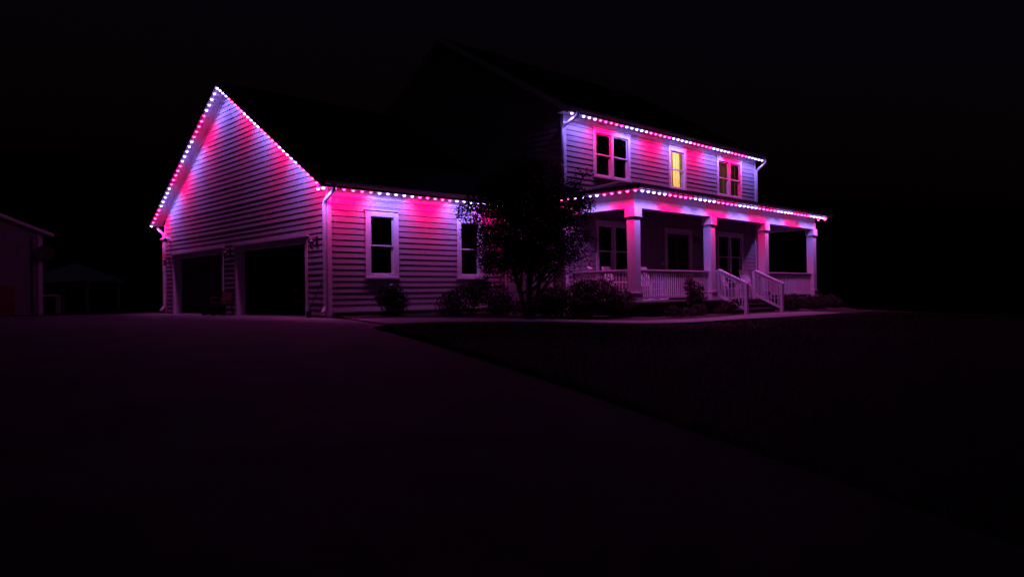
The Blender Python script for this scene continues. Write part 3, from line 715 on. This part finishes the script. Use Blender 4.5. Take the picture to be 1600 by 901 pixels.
shrub('spreading_shrub', (5.55, -4.35), [(0, 0, .5, .6, .55, .55), (.55, -.5, .62, .55, .5, .55), (-.5, .45, .45, .55, .5, .5), (.95, -.75, .45, .5, .45, .45), (.25, -.1, .85, .4, .4, .32), (-.85, .75, .4, .4, .4, .4)], 2600, 'wide spreading shrub in front of the porch end railing', seed=5, group=g_, L=.10, wd=.05)
shrub('low_perennial', (4.0, -2.75), [(0, 0, .35, .4, .35, .35), (.45, -.35, .28, .35, .3, .3)], 2200, 'low leafy clump at the foot of the small tree', 'plant', 'leaf3', seed=6, group=g_)
shrub('tall_perennial', (9.45, -5.62), [(0, 0, .95, .2, .15, .28), (.1, 0, .55, .26, .16, .3), (.5, 0, .75, .16, .14, .3), (.45, .0, .4, .2, .15, .25)], 2600, 'tall loose plant rising in front of the long porch railing', 'plant', 'leaf3', L=.1, wd=.045, seed=7, group=g_)
shrub('low_perennial', (11.25, -5.9), [(0, 0, .25, .3, .22, .25), (-.35, .05, .2, .28, .2, .2), (.3, -.05, .35, .15, .15, .2)], 3000, 'low plant with a few blooms beside the near stair post', 'plant', 'leaf3', seed=8, group=g_, flowers=4)
shrub('low_perennial', (8.0, -5.95), [(0, 0, .2, .4, .25, .22), (.7, 0, .18, .35, .25, .2), (1.4, .05, .2, .4, .22, .22)], 2200, 'low clumps lining the bed before the corner column', 'plant', 'leaf3', seed=9, group=g_)
shrub('low_shrub', (15.5, -5.85), [(0, 0, .32, .35, .28, .32), (.6, 0, .35, .38, .28, .34)], 3000, 'low shrub beside the far stair post', seed=10, group=g_)
shrub('low_shrub', (17.4, -5.95), [(0, 0, .3, .45, .3, .32), (.8, 0, .33, .4, .3, .34)], 2800, 'low shrub before the end bay of porch railing', seed=11, group=g_)
shrub('low_shrub', (19.3, -5.95), [(0, 0, .3, .4, .3, .32), (.6, .1, .26, .35, .3, .28)], 2800, 'low shrub at the foot of the outermost porch column', seed=12, group=g_)

# grass blades where the lawn meets the drive and walk
r = random.Random(5); gb = MB()
def on_lawn(x, y):
    if y > -2.9 or x < interp(dr, y) - .02 + .05 * math.sin(y * 7) * math.sin(y * 2.3): return False
    yl = interp([(p[0], p[1]) for p in lowp], x) if x > -.34 else -3.4
    return y < yl - .03
cnt = 0
while cnt < 60000:
    x = r.uniform(-6, 19); y = -3.3 - abs(r.gauss(0, 5.0))
    if cnt % 4 == 0: x = interp(dr, y) + abs(r.gauss(0, .12))
    if y < -17 or not on_lawn(x, y): continue
    cnt += 1; z = G(x, y) - .022; h = r.uniform(.03, .085); a = r.uniform(0, 6.283); l = h * r.uniform(.1, .7); b = len(gb.v)
    s = .005; gb.v += [(x - s * math.sin(a), y + s * math.cos(a), z), (x + s * math.sin(a), y - s * math.cos(a), z), (x + l * math.cos(a), y + l * math.sin(a), z + h)]; gb.f.append((b, b + 1, b + 2))
tag(gb.build('grass', M['grass']), 'short dark grass of the front lawn', 'grass', None, 'stuff')

# ------------------------------------------------------------------ things by and in the garage
ch = tag(empty('patio_chair', (-.5, 6.15, 0), R(-60)), 'small red cushioned chair standing before the pier between garage doors', 'chair')
for sx in (-1, 1):
    for sy in (-1, 1): MB().bar((sx * .23, sy * .22, 0), (sx * .21, sy * .2, .40), .03, .03, (0, 1, 0)).build('leg', M['black'], ch)
    MB().tube([(sx * .26, -.24, .40), (sx * .27, -.24, .60), (sx * .27, .0, .62), (sx * .26, .22, .58)], .014, 6).build('arm', M['metal'], ch)
MB().box(-.25, .25, -.25, .25, .40, .47).build('seat', M['redfab'], ch)
mb = MB(); mb.bar((-.22, .21, .45), (-.22, .30, .80), .03, .03, (0, 1, 0)); mb.bar((.22, .21, .45), (.22, .30, .80), .03, .03, (0, 1, 0)); mb.bar((-.23, .30, .80), (.23, .30, .80), .03, .035); mb.build('back_frame', M['metal'], ch)
MB().bar((0, .22, .50), (0, .29, .77), .40, .05, (0, 1, 0)).build('backrest', M['redfab'], ch)
st2 = tag(empty('storage_box', (-.48, 6.95, 0), R(8)), 'low dark storage box beside the red chair at the garage', 'box')
MB().box(-.24, .24, -.36, .36, .03, .30).build('box_body', M['black'], st2); MB().box(-.26, .26, -.38, .38, .302, .345).build('lid', M['black'], st2)
for sx in (-.2, .2):
    for sy in (-.3, .3): MB().box(sx - .03, sx + .03, sy - .03, sy + .03, 0, .03).build('foot', M['rubber'], st2)
bm_ = tag(empty('broom', (-.2, .74, 0)), 'dark broom leaning against the garage pier by the downspout', 'broom')
MB().tube([(.0, .05, .16), (.168, -.42, 1.02)], .013, 8).build('handle', M['darkwood'], bm_)
MB().bar((-.10, -.02, .15), (.10, .12, .15), .04, .05).build('head', M['black'], bm_)
mb = MB()
for k in range(24):
    t = k / 23; mb.bar((-.10 + .2 * t, -.02 + .14 * t, .13), (-.13 + .26 * t, -.04 + .17 * t, 0.0), .006, .02, (0, 1, 0))
mb.build('bristles', M['darkwood'], bm_)
# car inside the near bay
car = tag(empty('parked_car', (1.5, 4.15, 0.012)), 'dark car parked tail outward deep inside the open garage bay', 'car')
stn = [(0.0, .42, .62, .66, .70, .62), (.06, .30, .72, .95, .80, .66), (.30, .24, .78, 1.02, .88, .70), (.75, .20, .80, 1.08, .90, .68), (1.25, .20, .80, 1.42, .90, .58), (2.0, .20, .80, 1.47, .90, .58), (2.7, .20, .80, 1.40, .90, .58), (3.3, .20, .79, 1.02, .90, .68), (3.9, .22, .74, .88, .88, .70), (4.3, .28, .66, .76, .80, .66), (4.45, .40, .58, .62, .70, .6)]
b = MB()
for x, zb0, zm, zt_, wb, wr in stn:
    b.v += [(x, -wb * .9, zb0), (x, -wb, (zb0 + zm) / 2), (x, -wb * .98, zm + .08 * (zt_ - zm)), (x, -wr, zt_ - .04), (x, -wr * .6, zt_), (x, wr * .6, zt_), (x, wr, zt_ - .04), (x, wb * .98, zm + .08 * (zt_ - zm)), (x, wb, (zb0 + zm) / 2), (x, wb * .9, zb0)]
for i in range(len(stn) - 1):
    for k in range(10): b.f.append((i * 10 + k, i * 10 + (k + 1) % 10, (i + 1) * 10 + (k + 1) % 10, (i + 1) * 10 + k))
b.f.append(tuple(range(10))); b.f.append(tuple((len(stn) - 1) * 10 + k for k in range(10))[::-1])
bo_ = b.build('body', M['carpaint'], car, True)
MB().poly([(.80, -.60, 1.115), (.80, .60, 1.115), (1.20, .52, 1.40), (1.20, -.52, 1.40)]).build('rear_window', M['carglass'], car)
MB().poly([(2.78, -.52, 1.385), (2.78, .52, 1.385), (3.24, .60, 1.075), (3.24, -.60, 1.075)]).build('windscreen', M['carglass'], car)
MB().prism([(-.07, -.72, .36), (-.10, 0, .36), (-.07, .72, .36), (.10, .84, .36), (.10, -.84, .36)], (0, 0, .17)).build('bumper', M['frost'], car)
MB().box(-.03, .02, -.26, .26, .60, .72).build('number_plate', M['frost'], car)
for s in (-1, 1):
    MB().box(-.01, .16, min(s * .58, s * .84), max(s * .58, s * .84), .72, .86).build('tail_lamp', M['tail'], car)
    for x in (.85, 3.55):
        wh = MB().tube([(x, s * .70, .32), (x, s * .90, .32)], .32, 20).build('wheel', M['rubber'], car, False)
        MB().tube([(x, s * .90, .32), (x, s * .912, .32)], [.20, .17], 16).build('rim', M['metal'], wh)

# ------------------------------------------------------------------ outbuilding, gazebo and yard things on the far side
OX, OY = -3.54, 17.3
ob = tag(empty('outbuilding', (OX, OY, 0)), 'pale gabled outbuilding fading into the dark beyond the driveway', 'outbuilding')
ow, orz, oez = 8.4, 3.40 + 4.2 * .40, 3.40
mb = MB(); mb.prism([(0, 0, 0), (-ow, 0, 0), (-ow, 0, oez), (-ow / 2, 0, orz), (0, 0, oez)], (0, 8, 0)); mb.build('wall', M['shedwall'], ob)
for s in (0, 1):
    f = lambda x: -x if s == 0 else -ow + x
    MB().prism([(f(-.38), -.35, oez - .152), (f(ow / 2), -.35, orz), (f(ow / 2), -.35, orz + .13), (f(-.38), -.35, oez - .02)], (0, 8.7, 0)).build('roof', M['canvas'], ob)
MB().box(-.13, .03, -.03, .12, 0, oez - .04).build('corner_board', M['trim'], ob)
MB().box(-5.6, -2.7, -.05, .0, 0, 2.2).build('door', M['redwood'], ob)
MB().tube([(-.32, -.08, oez - .12), (-.32, -.08, .1)], .045, 8).build('downspout', M['shedwall'], ob)
ds_ = tag(empty('satellite_dish', (OX + .05, OY - .1, 2.55)), 'round satellite dish at the corner of the pale outbuilding', 'dish')
d0 = MB().lathe([(.02, -.07), (.2, -.05), (.36, .0), (.37, .005), (.2, -.035), (.02, -.05)], 20).build('reflector', M['darkwood'], ds_); d0.rotation_euler = (R(70), 0, R(-15)); d0.location = (0, -.25, 0)
MB().tube([(0, 0, 0), (0, -.2, 0)], .03, 8).build('mount', M['black'], ds_); MB().tube([(0, -.22, -.3), (0, -.6, -.1)], .015, 6).build('feed_arm', M['black'], ds_)
cx_ = tag(empty('timber_crate', (-5.9, 14.2, 0), R(6)), 'large red brown timber crate in front of the outbuilding', 'crate')
for k in range(7):
    MB().box(-.9, .9, -.02, .0, .03 + k * .155, .175 + k * .155).build('board', M['redwood'], cx_); MB().box(.88, .9, .003, 1.0, .03 + k * .155, .175 + k * .155).build('board', M['redwood'], cx_)
for x in (-.88, .0, .88): MB().box(x - .04, x + .04, -.05, -.021, 0, 1.12).build('post', M['redwood'], cx_)
MB().box(-.92, .92, -.06, 1.02, 1.122, 1.16).build('lid', M['redwood'], cx_)
tb = tag(empty('garden_table', (-3.0, 19.6, 0)), 'pale slim framed table between outbuilding and gazebo', 'table')
MB().box(-.55, .55, -.3, .3, .78, .86).build('top', M['trim'], tb)
for sx in (-.5, .5):
    for sy in (-.26, .26): MB().box(sx - .04, sx + .04, sy - .04, sy + .04, 0, .78).build('leg', M['trim'], tb)
gz = tag(empty('gazebo', (.0, 27.73, -.12)), 'canvas roofed gazebo standing in the dark back yard', 'gazebo')
gz.rotation_euler.z = R(-43); gz.scale = (.9, .9, .92)
h = 1.95; mb = MB(); apx = (0, 0, 3.02); ec = [(-h, -h, 2.02), (h, -h, 2.02), (h, h, 2.02), (-h, h, 2.02)]
for i in range(4): mb.poly([ec[i], ec[(i + 1) % 4], apx])
for i in range(4):
    a, b2 = Vector(ec[i]), Vector(ec[(i + 1) % 4]); mb.poly([a, b2, b2 - Vector((0, 0, .16)), a - Vector((0, 0, .16))])
mb.build('canopy', M['canvas'], gz)
for x in (-1, 1):
    for y in (-1, 1): MB().box(x * 1.75 - .07, x * 1.75 + .07, y * 1.75 - .07, y * 1.75 + .07, -.3, 1.98).build('post', M['canvas'], gz)
mb = MB()
for s in (-1.75, 1.75): mb.box(-1.68, 1.68, s - .04, s + .04, 1.88, 1.98); mb.box(s - .04, s + .04, -1.68, 1.68, 1.885, 1.975)
mb.build('frame_beam', M['canvas'], gz)
pt = tag(empty('planter', (.85, 24.5, 0)), 'squat terracotta planter in front of the gazebo post', 'planter')
MB().lathe([(.22, 0), (.34, .30), (.38, .30), (.38, .36), (.30, .36), (.28, .28)], 16).build('pot', M['terracotta'], pt)
lf = MB(); blob(lf, (0, 0, .42), (.4, .4, .16), 260, .1, .05, random.Random(3)); tag(lf.build('foliage', M['leaf2'], pt), kind='stuff')
